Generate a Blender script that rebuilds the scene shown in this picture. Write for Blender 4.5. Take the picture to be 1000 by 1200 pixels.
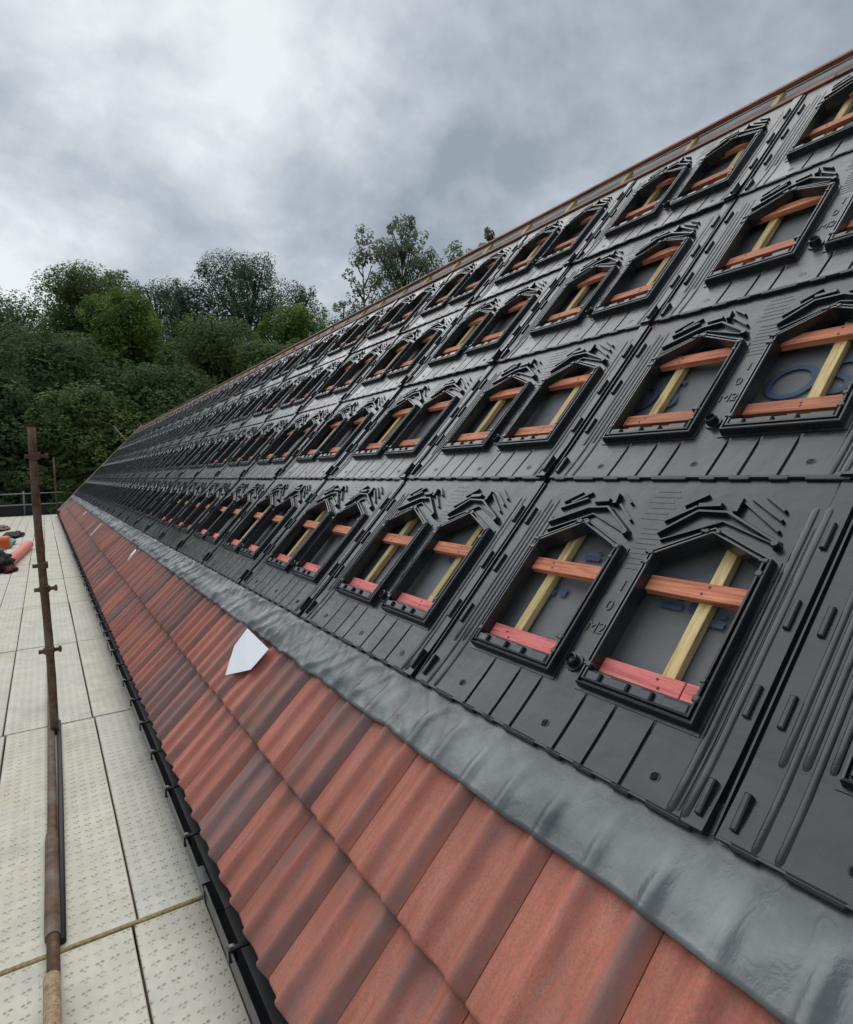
import bpy, bmesh, math, random
import numpy as np
from mathutils import Matrix, Vector, noise
from mathutils.geometry import tessellate_polygon

for o in list(bpy.data.objects):
    bpy.data.objects.remove(o)
scene = bpy.context.scene
col = scene.collection
random.seed(4)
rng = np.random.default_rng(7)

# ------------------------------------------------------------------ camera, sky, sun, exposure
TH = 0.8116                      # roof pitch, radians
P = 1.16                         # width of one tray along the eaves, metres
H = 0.8364                       # height of one tray row, in tray widths
CAM = Vector((-1.1057, -0.6962, 0.7642))
Rv = Vector((0.84539, -0.53354, -0.02538))
Uv = Vector((0.05978, 0.04730, 0.99709))
Fv = Vector((0.53079, 0.84445, -0.07189))
cd = bpy.data.cameras.new('camera')
cam = bpy.data.objects.new('camera', cd)
col.objects.link(cam)
cam.matrix_world = Matrix(((Rv.x, Uv.x, -Fv.x, CAM.x), (Rv.y, Uv.y, -Fv.y, CAM.y), (Rv.z, Uv.z, -Fv.z, CAM.z), (0, 0, 0, 1)))
cd.sensor_fit = 'HORIZONTAL'
cd.sensor_width = 36.0
cd.lens = 36.0 * 711.4 / 1000.0
cd.clip_start = 0.05
cd.clip_end = 3000
scene.camera = cam

SUN_AZ = math.radians(8)       # measured from +Y towards +X
SUN_EL = math.radians(60)
world = bpy.data.worlds.new('World')
scene.world = world
world.use_nodes = True
nt = world.node_tree
nt.nodes.clear()
WN = nt.nodes.new
wl = nt.links.new
wout = WN('ShaderNodeOutputWorld')
bg = WN('ShaderNodeBackground')
SKY_STRENGTH = 0.1
bg.inputs['Strength'].default_value = SKY_STRENGTH
sky = WN('ShaderNodeTexSky')
sky.sky_type = 'NISHITA'
sky.sun_disc = False
sky.sun_elevation = SUN_EL
sky.sun_rotation = SUN_AZ
geo = WN('ShaderNodeTexCoord')
sep = WN('ShaderNodeSeparateXYZ')
wl(geo.outputs['Generated'], sep.inputs[0])


def wmath(op, a, b=None, clamp=False):
    n = WN('ShaderNodeMath')
    n.operation = op
    n.use_clamp = clamp
    for i, v in enumerate((a, b)):
        if v is None:
            continue
        if isinstance(v, (int, float)):
            n.inputs[i].default_value = v
        else:
            wl(v, n.inputs[i])
    return n.outputs[0]


zc = wmath('ADD', wmath('MAXIMUM', sep.outputs['Z'], 0.0), 0.50)
comb = WN('ShaderNodeCombineXYZ')
wl(wmath('DIVIDE', sep.outputs['X'], zc), comb.inputs[0])
wl(wmath('DIVIDE', sep.outputs['Y'], zc), comb.inputs[1])


def wnoise(scale, detail, rough, offset, dist=0.0):
    m = WN('ShaderNodeMapping')
    m.inputs['Location'].default_value = offset
    wl(comb.outputs[0], m.inputs[0])
    n = WN('ShaderNodeTexNoise')
    n.inputs['Scale'].default_value = scale
    n.inputs['Detail'].default_value = detail
    n.inputs['Roughness'].default_value = rough
    n.inputs['Distortion'].default_value = dist
    wl(m.outputs[0], n.inputs['Vector'])
    return n.outputs[0]


def wdir(v, lo, hi):             # soft lobe of brighter, thinner cloud round a direction
    d = WN('ShaderNodeVectorMath')
    d.operation = 'DOT_PRODUCT'
    d.inputs[1].default_value = Vector(v).normalized()
    wl(geo.outputs['Generated'], d.inputs[0])
    r = WN('ShaderNodeMapRange')
    r.interpolation_type = 'SMOOTHSTEP'
    r.inputs[1].default_value = lo
    r.inputs[2].default_value = hi
    wl(d.outputs['Value'], r.inputs[0])
    return r.outputs[0]


SKY_OFF = (0.16, 1.7, 0.4)
big = wnoise(2.1, 10, 0.55, SKY_OFF, 0.25)
fine = wnoise(6.5, 9, 0.58, (0.3, 5.2, 2.0), 0.15)
lobe = wdir((0.10, 0.84, 0.52), 0.84, 1.0)        # the hidden sun
low = wdir((-0.10, 0.96, 0.27), 0.972, 1.0)        # pale gap over the trees
val = wmath('ADD', wmath('MULTIPLY', big, 1.25), wmath('MULTIPLY', fine, 0.55))
val = wmath('ADD', val, wmath('MULTIPLY', lobe, 0.17))
val = wmath('ADD', val, wmath('MULTIPLY', low, 0.20))
val = wmath('SUBTRACT', val, 0.265)
ramp = WN('ShaderNodeValToRGB')
cr = ramp.color_ramp
cr.elements[0].position = 0.50
cr.elements[0].color = (0.22, 0.252, 0.287, 1)
cr.elements[1].position = 0.98
cr.elements[1].color = (0.61, 0.635, 0.645, 1)
e = cr.elements.new(0.66)
e.color = (0.318, 0.355, 0.395, 1)
e = cr.elements.new(0.80)
e.color = (0.44, 0.468, 0.492, 1)
wl(val, ramp.inputs[0])
scl = WN('ShaderNodeVectorMath')
scl.operation = 'SCALE'
scl.inputs['Scale'].default_value = 1.0 / SKY_STRENGTH
wl(ramp.outputs['Color'], scl.inputs[0])
mixw = WN('ShaderNodeMix')
mixw.data_type = 'RGBA'
mixw.inputs['Factor'].default_value = 0.93
wl(sky.outputs[0], mixw.inputs['A'])
wl(scl.outputs[0], mixw.inputs['B'])
wl(mixw.outputs['Result'], bg.inputs['Color'])
wl(bg.outputs[0], wout.inputs['Surface'])

sd = bpy.data.lights.new('sun', 'SUN')
sd.energy = 1.5
sd.angle = math.radians(80)
sd.color = (1.0, 0.995, 0.98)
sun = bpy.data.objects.new('sun', sd)
col.objects.link(sun)
sv = Vector((math.sin(SUN_AZ) * math.cos(SUN_EL), math.cos(SUN_AZ) * math.cos(SUN_EL), math.sin(SUN_EL)))
sun.rotation_euler = sv.to_track_quat('Z', 'Y').to_euler()
sun.location = sv * 60

scene.view_settings.view_transform = 'Standard'
scene.view_settings.look = 'None'
scene.view_settings.gamma = 1
scene.view_settings.exposure = 0.5
scene.view_settings.use_curve_mapping = False

# ------------------------------------------------------------------ materials


def mat(name, color, rough=0.6, spec=0.5, metallic=0.0):
    m = bpy.data.materials.new(name)
    m.use_nodes = True
    b = m.node_tree.nodes['Principled BSDF']
    b.inputs['Base Color'].default_value = (*color, 1)
    b.inputs['Roughness'].default_value = rough
    b.inputs['Specular IOR Level'].default_value = spec
    b.inputs['Metallic'].default_value = metallic
    return m


class N:
    """small helper round a material's node tree"""

    def __init__(self, m):
        self.m = m
        self.t = m.node_tree
        self.b = self.t.nodes['Principled BSDF']

    def new(self, kind):
        return self.t.nodes.new(kind)

    def link(self, a, b):
        self.t.links.new(a, b)

    def coord(self, which='Object', scale=(1, 1, 1), loc=None, rnd=0.0):
        tc = self.new('ShaderNodeTexCoord')
        mp = self.new('ShaderNodeMapping')
        mp.inputs['Scale'].default_value = scale
        src = tc.outputs[which]
        if rnd:
            oi = self.new('ShaderNodeObjectInfo')
            ad = self.new('ShaderNodeVectorMath')
            ad.operation = 'ADD'
            sc = self.new('ShaderNodeVectorMath')
            sc.operation = 'SCALE'
            sc.inputs[0].default_value = (rnd, rnd * 0.7, rnd * 1.3)
            self.link(oi.outputs['Random'], sc.inputs['Scale'])
            self.link(src, ad.inputs[0])
            self.link(sc.outputs[0], ad.inputs[1])
            src = ad.outputs[0]
        self.link(src, mp.inputs[0])
        return mp.outputs[0]

    def noise(self, vec, scale, detail=4, rough=0.55, dist=0.0):
        n = self.new('ShaderNodeTexNoise')
        n.inputs['Scale'].default_value = scale
        n.inputs['Detail'].default_value = detail
        n.inputs['Roughness'].default_value = rough
        n.inputs['Distortion'].default_value = dist
        if vec is not None:
            self.link(vec, n.inputs['Vector'])
        return n.outputs[0]

    def ramp(self, fac, stops):
        r = self.new('ShaderNodeValToRGB')
        c = r.color_ramp
        c.elements[0].position, c.elements[0].color = stops[0][0], (*stops[0][1], 1)
        c.elements[1].position, c.elements[1].color = stops[-1][0], (*stops[-1][1], 1)
        for p_, k in stops[1:-1]:
            c.elements.new(p_).color = (*k, 1)
        self.link(fac, r.inputs[0])
        return r.outputs[0]

    def math(self, op, a, b=None, clamp=False):
        n = self.new('ShaderNodeMath')
        n.operation = op
        n.use_clamp = clamp
        for i, v in enumerate((a, b)):
            if v is None:
                continue
            if isinstance(v, (int, float)):
                n.inputs[i].default_value = v
            else:
                self.link(v, n.inputs[i])
        return n.outputs[0]

    def mix(self, fac, a, b, mode='MIX'):
        n = self.new('ShaderNodeMix')
        n.data_type = 'RGBA'
        n.blend_type = mode
        for k, v in (('Factor', fac), ('A', a), ('B', b)):
            if isinstance(v, (int, float)):
                n.inputs[k].default_value = v
            elif isinstance(v, tuple):
                n.inputs[k].default_value = (*v, 1)
            else:
                self.link(v, n.inputs[k])
        return n.outputs['Result']

    def bump(self, height, strength, dist=0.01):
        n = self.new('ShaderNodeBump')
        n.inputs['Strength'].default_value = strength
        n.inputs['Distance'].default_value = dist
        self.link(height, n.inputs['Height'])
        self.link(n.outputs[0], self.b.inputs['Normal'])

    def color(self, s):
        self.link(s, self.b.inputs['Base Color'])

    def rough(self, s):
        self.link(s, self.b.inputs['Roughness'])


def m_plastic():
    m = mat('black_plastic', (0.02, 0.024, 0.028), 0.3, 0.55)
    n = N(m)
    v = n.coord('Object', rnd=13)
    a = n.noise(v, 4, 6, 0.65, 0.3)
    c = n.ramp(a, [(0.3, (0.007, 0.0105, 0.0145)), (0.6, (0.011, 0.0155, 0.0205)), (0.8, (0.022, 0.028, 0.033))])
    scuff = n.noise(n.coord('Object', scale=(1, 0.22, 1), rnd=5), 55, 4, 0.7)
    sc = n.math('MULTIPLY', n.math('SUBTRACT', scuff, 0.585, clamp=True), 4.0, clamp=True)
    c = n.mix(n.math('MULTIPLY', sc, 0.5), c, (0.06, 0.064, 0.068))
    dust = n.math('MULTIPLY', n.math('SUBTRACT', n.noise(n.coord('Object', scale=(1, .6, 1), rnd=77), 2.6, 7, 0.72, 0.5), 0.52, clamp=True), 3.0, clamp=True)
    c = n.mix(n.math('MULTIPLY', dust, 0.30), c, (0.052, 0.058, 0.062))
    n.color(c)
    r = n.math('ADD', n.math('MULTIPLY', n.noise(v, 7, 6, 0.65), 0.36), 0.09)
    n.rough(n.math('ADD', n.math('ADD', r, n.math('MULTIPLY', sc, 0.2)), n.math('MULTIPLY', dust, 0.25)))
    n.bump(n.math('ADD', n.noise(v, 6, 3), n.math('MULTIPLY', n.noise(v, 260, 2), 0.04)), 0.28, 0.02)
    return m


def m_tile():
    m = mat('concrete_tile', (0.33, 0.1, 0.07), 0.62, 0.45)
    n = N(m)
    streak = n.coord('Object', scale=(1, 0.13, 1), rnd=31)
    s1 = n.noise(streak, 34, 9, 0.68)
    grain = n.noise(n.coord('Object', rnd=9), 170, 6, 0.85)
    blotch = n.noise(n.coord('Object', scale=(1, 0.45, 1), rnd=17), 7, 4, 0.6)
    oi = n.new('ShaderNodeObjectInfo')
    tc = n.new('ShaderNodeTexCoord')
    sx = n.new('ShaderNodeSeparateXYZ')
    n.link(tc.outputs['Object'], sx.inputs[0])
    red = n.ramp(s1, [(0.25, (0.31, 0.082, 0.055)), (0.5, (0.49, 0.150, 0.100)), (0.75, (0.60, 0.235, 0.165))])
    # darker grey towards one flank of the two rolls of every tile
    w = TILE_W
    def roll(c, r):
        d = n.math('ABSOLUTE', n.math('SUBTRACT', n.math('DIVIDE', sx.outputs[0], w), c))
        return n.math('SUBTRACT', 1.0, n.math('DIVIDE', d, r), clamp=True)
    rolls = n.math('MAXIMUM', n.math('MULTIPLY', roll(0.46, 0.15), 0.55), roll(0.93, 0.18))
    grey_mix = n.math('ADD', n.math('MULTIPLY', rolls, 0.55), n.math('MULTIPLY', n.math('SUBTRACT', s1, 0.5), 1.7))
    grey_mix = n.math('ADD', grey_mix, n.math('MULTIPLY', n.math('SUBTRACT', blotch, 0.5), 1.9))
    head = n.math('MULTIPLY', n.math('SUBTRACT', sx.outputs[1], 0.24, clamp=True), 4.2, clamp=True)  # tone darkens towards the tile head, broken up by the blotches
    grey_mix = n.math('ADD', grey_mix, n.math('MULTIPLY', head, n.math('MULTIPLY', blotch, 1.0)))
    r2 = n.math('POWER', oi.outputs['Random'], 3.2)
    grey_mix = n.math('ADD', grey_mix, n.math('MULTIPLY', r2, 0.9))
    grey_mix = n.math('MULTIPLY', n.math('SUBTRACT', grey_mix, 0.16), 1.15, clamp=True)
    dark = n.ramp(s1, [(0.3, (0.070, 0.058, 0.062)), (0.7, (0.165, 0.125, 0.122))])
    c = n.mix(n.math('MULTIPLY', grey_mix, 0.85), red, dark)
    c = n.mix(n.math('MULTIPLY', n.math('SUBTRACT', grain, 0.47, clamp=True), 5.0, clamp=True), c, (0.20, 0.115, 0.09))
    spk = n.noise(n.coord('Object', rnd=14), 95, 3, 0.6)
    c = n.mix(n.math('MULTIPLY', n.math('SUBTRACT', spk, 0.70, clamp=True), 6.0, clamp=True), c, (0.50, 0.36, 0.29))
    hsv = n.new('ShaderNodeHueSaturation')
    n.link(c, hsv.inputs['Color'])
    n.link(n.math('ADD', n.math('MULTIPLY', n.math('FRACT', n.math('MULTIPLY', oi.outputs['Random'], 7.3)), 0.35), 0.84), hsv.inputs['Value'])
    n.color(hsv.outputs[0])
    n.bump(n.math('ADD', grain, n.math('MULTIPLY', s1, 0.5)), 0.5, 0.004)
    return m


def m_wood(name, c0, c1, rough=0.7, rnd=21, scale=(1, 1, 1), green=None):
    m = mat(name, c0, rough, 0.35)
    n = N(m)
    g = n.noise(n.coord('Object', scale=scale, rnd=rnd), 75, 6, 0.65, 0.5)
    g2 = n.noise(n.coord('Object', scale=tuple(min(1, x * 3) for x in scale), rnd=rnd), 30, 4, 0.6, 0.8)
    b = n.noise(n.coord('Object', rnd=rnd), 5, 5)
    k = n.noise(n.coord('Object', rnd=rnd * 2), 16, 3, 0.5)
    oi = n.new('ShaderNodeObjectInfo')
    f = n.math('ADD', n.math('MULTIPLY', g, 0.6), n.math('MULTIPLY', g2, 0.4))
    c = n.ramp(f, [(0.38, tuple(x * 0.55 for x in c0)), (0.48, c0), (0.58, c1)])
    c = n.mix(n.math('MULTIPLY', n.math('SUBTRACT', b, 0.45, clamp=True), 2.2, clamp=True), c, green or tuple(x * 0.6 for x in c0))
    c = n.mix(n.math('MULTIPLY', n.math('SUBTRACT', k, 0.70, clamp=True), 9.0, clamp=True), c, tuple(x * 0.32 for x in c0))
    hsv = n.new('ShaderNodeHueSaturation')
    n.link(c, hsv.inputs['Color'])
    n.link(n.math('ADD', n.math('MULTIPLY', oi.outputs['Random'], 0.35), 0.82), hsv.inputs['Value'])
    n.color(hsv.outputs[0])
    n.bump(f, 0.8, 0.004)
    return m


def m_lead():
    m = mat('grey_flashing', (0.2, 0.215, 0.225), 0.5, 0.5, 0.0)
    n = N(m)
    v = n.coord('Object')
    a = n.noise(v, 3.5, 6, 0.6, 0.4)
    n.color(n.ramp(a, [(0.3, (0.085, 0.094, 0.098)), (0.5, (0.13, 0.14, 0.144)), (0.66, (0.18, 0.19, 0.193)), (0.78, (0.30, 0.31, 0.312))]))
    n.rough(n.math('ADD', n.math('MULTIPLY', n.noise(v, 12, 5, 0.65), 0.36), 0.20))
    cr_ = n.math('ABSOLUTE', n.math('SUBTRACT', n.noise(n.coord('Object', scale=(1, .6, 1)), 17, 4, 0.55, 0.9), 0.5))
    cr_ = n.math('MINIMUM', n.math('MULTIPLY', cr_, 14.0), 1.0)
    n.bump(n.math('ADD', n.math('MULTIPLY', cr_, 0.30), n.noise(n.coord('Object'), 14, 3, 0.5)), 0.09, 0.02)
    n.b.inputs['Metallic'].default_value = 0.35
    return m


def m_board():
    m = mat('deck_board', (0.55, 0.53, 0.46), 0.75, 0.3)
    n = N(m)
    big = n.noise(n.coord('Object', rnd=23), 2.2, 6, 0.65, 0.3)
    med = n.noise(n.coord('Object', scale=(1, 0.4, 1), rnd=5), 16, 5, 0.65)
    oi = n.new('ShaderNodeObjectInfo')
    base = n.ramp(big, [(0.28, (0.45, 0.43, 0.37)), (0.5, (0.62, 0.58, 0.475)), (0.72, (0.54, 0.475, 0.36))])
    cool = n.mix(n.math('MULTIPLY', oi.outputs['Random'], 0.4), base, (0.54, 0.54, 0.50))
    dirt = n.math('MULTIPLY', n.math('SUBTRACT', n.noise(n.coord('Object', rnd=3), 6, 6, 0.7), 0.56, clamp=True), 3.0, clamp=True)
    c = n.mix(n.math('MULTIPLY', dirt, 0.55), cool, (0.30, 0.30, 0.27))
    c = n.mix(n.math('MULTIPLY', n.math('SUBTRACT', med, 0.4, clamp=True), 0.9, clamp=True), c, (0.40, 0.385, 0.33))
    mud = n.math('MULTIPLY', n.math('SUBTRACT', n.noise(n.coord('Object', scale=(1, .6, 1), rnd=41), 3.1, 7, 0.72, 0.6), 0.47, clamp=True), 3.4, clamp=True)
    c = n.mix(n.math('MULTIPLY', mud, 0.62), c, (0.36, 0.325, 0.26))
    scr = n.noise(n.coord('Object', scale=(1, .08, 1), rnd=61), 60, 3, 0.6)
    c = n.mix(n.math('MULTIPLY', n.math('SUBTRACT', scr, 0.62, clamp=True), 3.0, clamp=True), c, (0.33, 0.31, 0.27))
    # anti-slip studs: staggered pairs of small raised dots in rows
    def studs(cx, cy, ox, oy, r0, r1):
        mp = n.new('ShaderNodeMapping')
        tc = n.new('ShaderNodeTexCoord')
        mp.inputs['Location'].default_value = (ox / cx, oy / cy, 0)
        mp.inputs['Scale'].default_value = (1 / cx, 1 / cy, 0)
        wob = n.new('ShaderNodeVectorMath')
        wob.operation = 'ADD'
        nz = n.new('ShaderNodeTexNoise')
        nz.inputs['Scale'].default_value = 25
        sc = n.new('ShaderNodeVectorMath')
        sc.operation = 'SCALE'
        sc.inputs['Scale'].default_value = 0.012
        n.link(tc.outputs['Object'], nz.inputs['Vector'])
        n.link(nz.outputs['Color'], sc.inputs[0])
        n.link(tc.outputs['Object'], wob.inputs[0])
        n.link(sc.outputs[0], wob.inputs[1])
        n.link(wob.outputs[0], mp.inputs[0])
        fr = n.new('ShaderNodeVectorMath')
        fr.operation = 'FRACTION'
        n.link(mp.outputs[0], fr.inputs[0])
        s2 = n.new('ShaderNodeSeparateXYZ')
        n.link(fr.outputs[0], s2.inputs[0])
        dx = n.math('MULTIPLY', n.math('SUBTRACT', s2.outputs[0], 0.5), cx)
        dy = n.math('MULTIPLY', n.math('SUBTRACT', s2.outputs[1], 0.5), cy)
        d = n.math('SQRT', n.math('ADD', n.math('MULTIPLY', dx, dx), n.math('MULTIPLY', dy, dy)))
        r = n.new('ShaderNodeMapRange')
        r.inputs[1].default_value = r0
        r.inputs[2].default_value = r1
        r.inputs[3].default_value = 1
        r.inputs[4].default_value = 0
        n.link(d, r.inputs[0])
        return r.outputs[0]
    st = n.math('MAXIMUM', n.math('MAXIMUM', studs(0.047, 0.056, 0, 0, 0.0022, 0.0076), studs(0.047, 0.056, 0.016, 0.004, 0.0020, 0.0072)), n.math('MULTIPLY', studs(0.047, 0.056, 0.007, 0.016, 0.0012, 0.0056), 0.7))
    wear = n.math('MULTIPLY', n.math('SUBTRACT', n.noise(n.coord('Object', rnd=8), 7, 5, 0.7), 0.40, clamp=True), 5.0, clamp=True)
    stw = n.math('MULTIPLY', st, wear)
    c = n.mix(n.math('MULTIPLY', stw, 0.68), c, (0.15, 0.13, 0.10))
    n.color(c)
    n.bump(n.math('ADD', n.math('MULTIPLY', st, -1.0), n.math('MULTIPLY', med, 0.5)), 0.6, 0.007)
    return m


def m_rust():
    m = mat('rusty_steel', (0.13, 0.075, 0.045), 0.75, 0.4)
    n = N(m)
    a = n.noise(n.coord('Object', rnd=6), 22, 6, 0.7)
    b = n.noise(n.coord('Object', rnd=2), 5, 5)
    c = n.ramp(a, [(0.28, (0.04, 0.026, 0.02)), (0.5, (0.115, 0.064, 0.038)), (0.72, (0.22, 0.125, 0.07))])
    c = n.mix(n.math('MULTIPLY', n.math('SUBTRACT', b, 0.5, clamp=True), 3.0, clamp=True), c, (0.20, 0.17, 0.145))
    n.color(c)
    n.bump(a, 0.4, 0.004)
    return m


def m_membrane():
    m = mat('underlay_membrane', (0.2, 0.215, 0.225), 0.72, 0.3)
    n = N(m)
    a = n.noise(n.coord('Object'), 3, 5)
    n.color(n.ramp(a, [(0.3, (0.15, 0.157, 0.163)), (0.7, (0.225, 0.23, 0.235))]))
    n.bump(n.noise(n.coord('Object'), 9, 4), 0.3, 0.03)
    return m


def m_leaf(name, c0, c1, c2):
    m = bpy.data.materials.new(name)
    m.use_nodes = True
    n = N(m)
    n.b.inputs['Roughness'].default_value = 0.6
    n.b.inputs['Specular IOR Level'].default_value = 0.08
    a = n.noise(n.coord('Object'), 0.55, 5, 0.65)
    b = n.noise(n.coord('Object'), 5.5, 3, 0.6)
    f = n.math('ADD', n.math('MULTIPLY', a, 0.6), n.math('MULTIPLY', b, 0.4))
    c = n.ramp(f, [(0.36, c0), (0.5, c1), (0.64, c2)])
    n.color(c)
    tr = n.new('ShaderNodeBsdfTranslucent')
    n.link(c, tr.inputs['Color'])
    mx = n.new('ShaderNodeMixShader')
    mx.inputs[0].default_value = 0.38
    n.link(n.b.outputs[0], mx.inputs[1])
    n.link(tr.outputs[0], mx.inputs[2])
    n.link(mx.outputs[0], n.t.nodes['Material Output'].inputs['Surface'])
    return m


TILE_W = 0.2622 * P
TILE_G = 0.316 * P
M = {}
M['plastic'] = m_plastic()
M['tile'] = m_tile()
M['batten'] = m_wood('red_treated_batten', (0.52, 0.17, 0.092), (0.68, 0.27, 0.155), scale=(0.05, 1, 1), green=(0.36, 0.15, 0.09))
M['brown_batten'] = m_wood('brown_treated_batten', (0.23, 0.085, 0.055), (0.34, 0.14, 0.09), scale=(0.05, 1, 1))
M['pink'] = m_wood('pink_treated_batten', (0.70, 0.17, 0.165), (0.80, 0.25, 0.23), scale=(0.05, 1, 1), green=(0.64, 0.18, 0.16))
M['counter'] = m_wood('yellow_treated_timber', (0.54, 0.40, 0.18), (0.70, 0.55, 0.29), scale=(1, 0.05, 1), green=(0.36, 0.30, 0.12))
M['lead'] = m_lead()
M['board'] = m_board()
M['rust'] = m_rust()
M['membrane'] = m_membrane()
M['print'] = mat('blue_print', (0.065, 0.095, 0.165), 0.7, 0.3)
M['gutter'] = mat('black_gutter', (0.018, 0.02, 0.022), 0.32, 0.5)
M['metal'] = mat('clip_metal', (0.32, 0.34, 0.36), 0.4, 0.5, 0.6)
M['paper'] = mat('white_paper', (0.78, 0.80, 0.84), 0.8, 0.2)
M['strip'] = m_wood('yellow_strip', (0.22, 0.165, 0.06), (0.33, 0.26, 0.11))
M['brick'] = mat('brick_wall', (0.26, 0.13, 0.09), 0.85, 0.2)
M['orange'] = mat('orange_plastic', (0.75, 0.16, 0.045), 0.45, 0.5)
M['salmon'] = mat('salmon_plastic', (0.68, 0.21, 0.16), 0.55, 0.4)
M['bag'] = mat('dark_cloth', (0.03, 0.025, 0.026), 0.9, 0.2)
M['maroon'] = mat('maroon_cloth', (0.10, 0.022, 0.03), 0.9, 0.2)
M['teal'] = mat('teal_cloth', (0.22, 0.33, 0.34), 0.9, 0.2)
M['pale'] = mat('pale_timber', (0.55, 0.47, 0.40), 0.8, 0.3)
M['bark'] = mat('bark', (0.06, 0.048, 0.036), 0.9, 0.2)
M['dark_tube'] = mat('dark_steel', (0.03, 0.026, 0.024), 0.6, 0.4)
M['tan_tube'] = m_wood('weathered_tube', (0.26, 0.18, 0.11), (0.34, 0.26, 0.17))
M['galv'] = mat('galvanised_tube', (0.22, 0.23, 0.22), 0.55, 0.5, 0.3)
M['netting'] = mat('dark_debris_board', (0.028, 0.032, 0.036), 0.8, 0.3)

# ------------------------------------------------------------------ mesh helpers


class MB:
    def __init__(self):
        self.v, self.f, self.s = [], [], []

    def add(self, verts, faces, smooth=False):
        b = len(self.v)
        self.v += [tuple(q) for q in verts]
        self.f += [tuple(b + i for i in f) for f in faces]
        self.s += [smooth] * len(faces)

    def box(self, x0, x1, y0, y1, z0, z1):
        self.add([(x0, y0, z0), (x1, y0, z0), (x1, y1, z0), (x0, y1, z0), (x0, y0, z1), (x1, y0, z1), (x1, y1, z1), (x0, y1, z1)],
                 [(0, 3, 2, 1), (4, 5, 6, 7), (0, 1, 5, 4), (1, 2, 6, 5), (2, 3, 7, 6), (3, 0, 4, 7)])

    def cbox(self, x0, x1, y0, y1, z0, z1, b=0.003):
        """box with its upper edges chamfered"""
        lo = [(x0, y0, z0), (x1, y0, z0), (x1, y1, z0), (x0, y1, z0)]
        mi = [(x, y, z1 - b) for x, y, _ in lo]
        up = [(x0 + b, y0 + b, z1), (x1 - b, y0 + b, z1), (x1 - b, y1 - b, z1), (x0 + b, y1 - b, z1)]
        F = [(3, 2, 1, 0), (8, 9, 10, 11)]
        for k in (0, 4):
            for i in range(4):
                j = (i + 1) % 4
                F.append((k + i, k + j, k + 4 + j, k + 4 + i))
        self.add(lo + mi + up, F)

    def bar(self, a, b, w, h, z0=0.0, taper=0.7):
        """raised stick lying on the sheet from a to b (2-D points)"""
        a, b = Vector(a), Vector(b)
        d = (b - a).normalized()
        s = Vector((-d.y, d.x)) * w * 0.5
        q = [a - s, b - s, b + s, a + s]
        e = d * w * (1 - taper) * 0.5
        t = s * taper
        u = [a - t + e, b - t - e, b + t - e, a + t + e]
        self.add([(p_.x, p_.y, z0) for p_ in q] + [(p_.x, p_.y, z0 + h) for p_ in u],
                 [(0, 1, 5, 4), (1, 2, 6, 5), (2, 3, 7, 6), (3, 0, 4, 7), (4, 5, 6, 7)])

    def tube(self, pts, r, seg=10, caps=True, smooth=True):
        pts = [Vector(q) for q in pts]
        rr = r if isinstance(r, (list, tuple)) else [r] * len(pts)
        V, F = [], []
        for i, q in enumerate(pts):
            d = (pts[min(i + 1, len(pts) - 1)] - pts[max(i - 1, 0)]).normalized()
            a = d.orthogonal().normalized() if i == 0 else (a - d * a.dot(d)).normalized()
            c = d.cross(a)
            for k in range(seg):
                t = 2 * math.pi * k / seg
                V.append(q + (a * math.cos(t) + c * math.sin(t)) * rr[i])
        for i in range(len(pts) - 1):
            for k in range(seg):
                j = (k + 1) % seg
                F.append((i * seg + k, i * seg + j, (i + 1) * seg + j, (i + 1) * seg + k))
        self.add(V, F, smooth)
        if caps:
            n = len(self.v) - len(V)
            self.f.append(tuple(n + k for k in reversed(range(seg))))
            self.f.append(tuple(n + (len(pts) - 1) * seg + k for k in range(seg)))
            self.s += [False, False]

    def mesh(self, name, m):
        me = bpy.data.meshes.new(name)
        me.from_pydata(self.v, [], self.f)
        if any(self.s):
            me.polygons.foreach_set('use_smooth', self.s)
        me.materials.append(m)
        me.update()
        return me


def obj(name, me, parent=None, mw=None, pinv=None):
    o = bpy.data.objects.new(name, me)
    col.objects.link(o)
    if parent is not None:
        o.parent = parent
        if pinv is not None:
            o.matrix_parent_inverse = pinv
    if mw is not None:
        o.matrix_basis = mw
    return o


def empty(name, mw, label=None, cat=None, group=None, kind=None):
    o = bpy.data.objects.new(name, None)
    col.objects.link(o)
    o.empty_display_size = 0.2
    o.matrix_world = mw
    tag(o, label, cat, group, kind)
    return o


def tag(o, label=None, cat=None, group=None, kind=None):
    for k, v in (('label', label), ('category', cat), ('group', group), ('kind', kind)):
        if v:
            o[k] = v
    return o


CT, ST = math.cos(TH), math.sin(TH)
XA, YA, ZA = Vector((0, -1, 0)), Vector((CT, 0, ST)), Vector((-ST, 0, CT))


def roof_frame(Y, s, n=0.0):
    """frame lying on the roof: x towards the near end, y up the slope, z outwards"""
    o_ = Vector((0, Y, 0)) + YA * s + ZA * n
    return Matrix(((XA.x, YA.x, ZA.x, o_.x), (XA.y, YA.y, ZA.y, o_.y), (XA.z, YA.z, ZA.z, o_.z), (0, 0, 0, 1)))


Y_FAR, Y_NEAR = 26.25 * P, -2.0 * P
GROUND = -5.6
DECK = CAM.z - 1.68

# ------------------------------------------------------------------ ground
gm = MB()
g_ = 900
gm.add([(-g_, -g_, GROUND), (g_, -g_, GROUND), (g_, g_, GROUND), (-g_, g_, GROUND)], [(0, 1, 2, 3)])
gmat = mat('grass_ground', (0.05, 0.075, 0.03), 0.95, 0.2)
gn = N(gmat)
gn.color(gn.ramp(gn.noise(gn.coord('Object'), 0.4, 6), [(0.35, (0.035, 0.055, 0.02)), (0.65, (0.075, 0.095, 0.04))]))
tag(obj('ground', gm.mesh('ground', gmat)), kind='structure')

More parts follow.
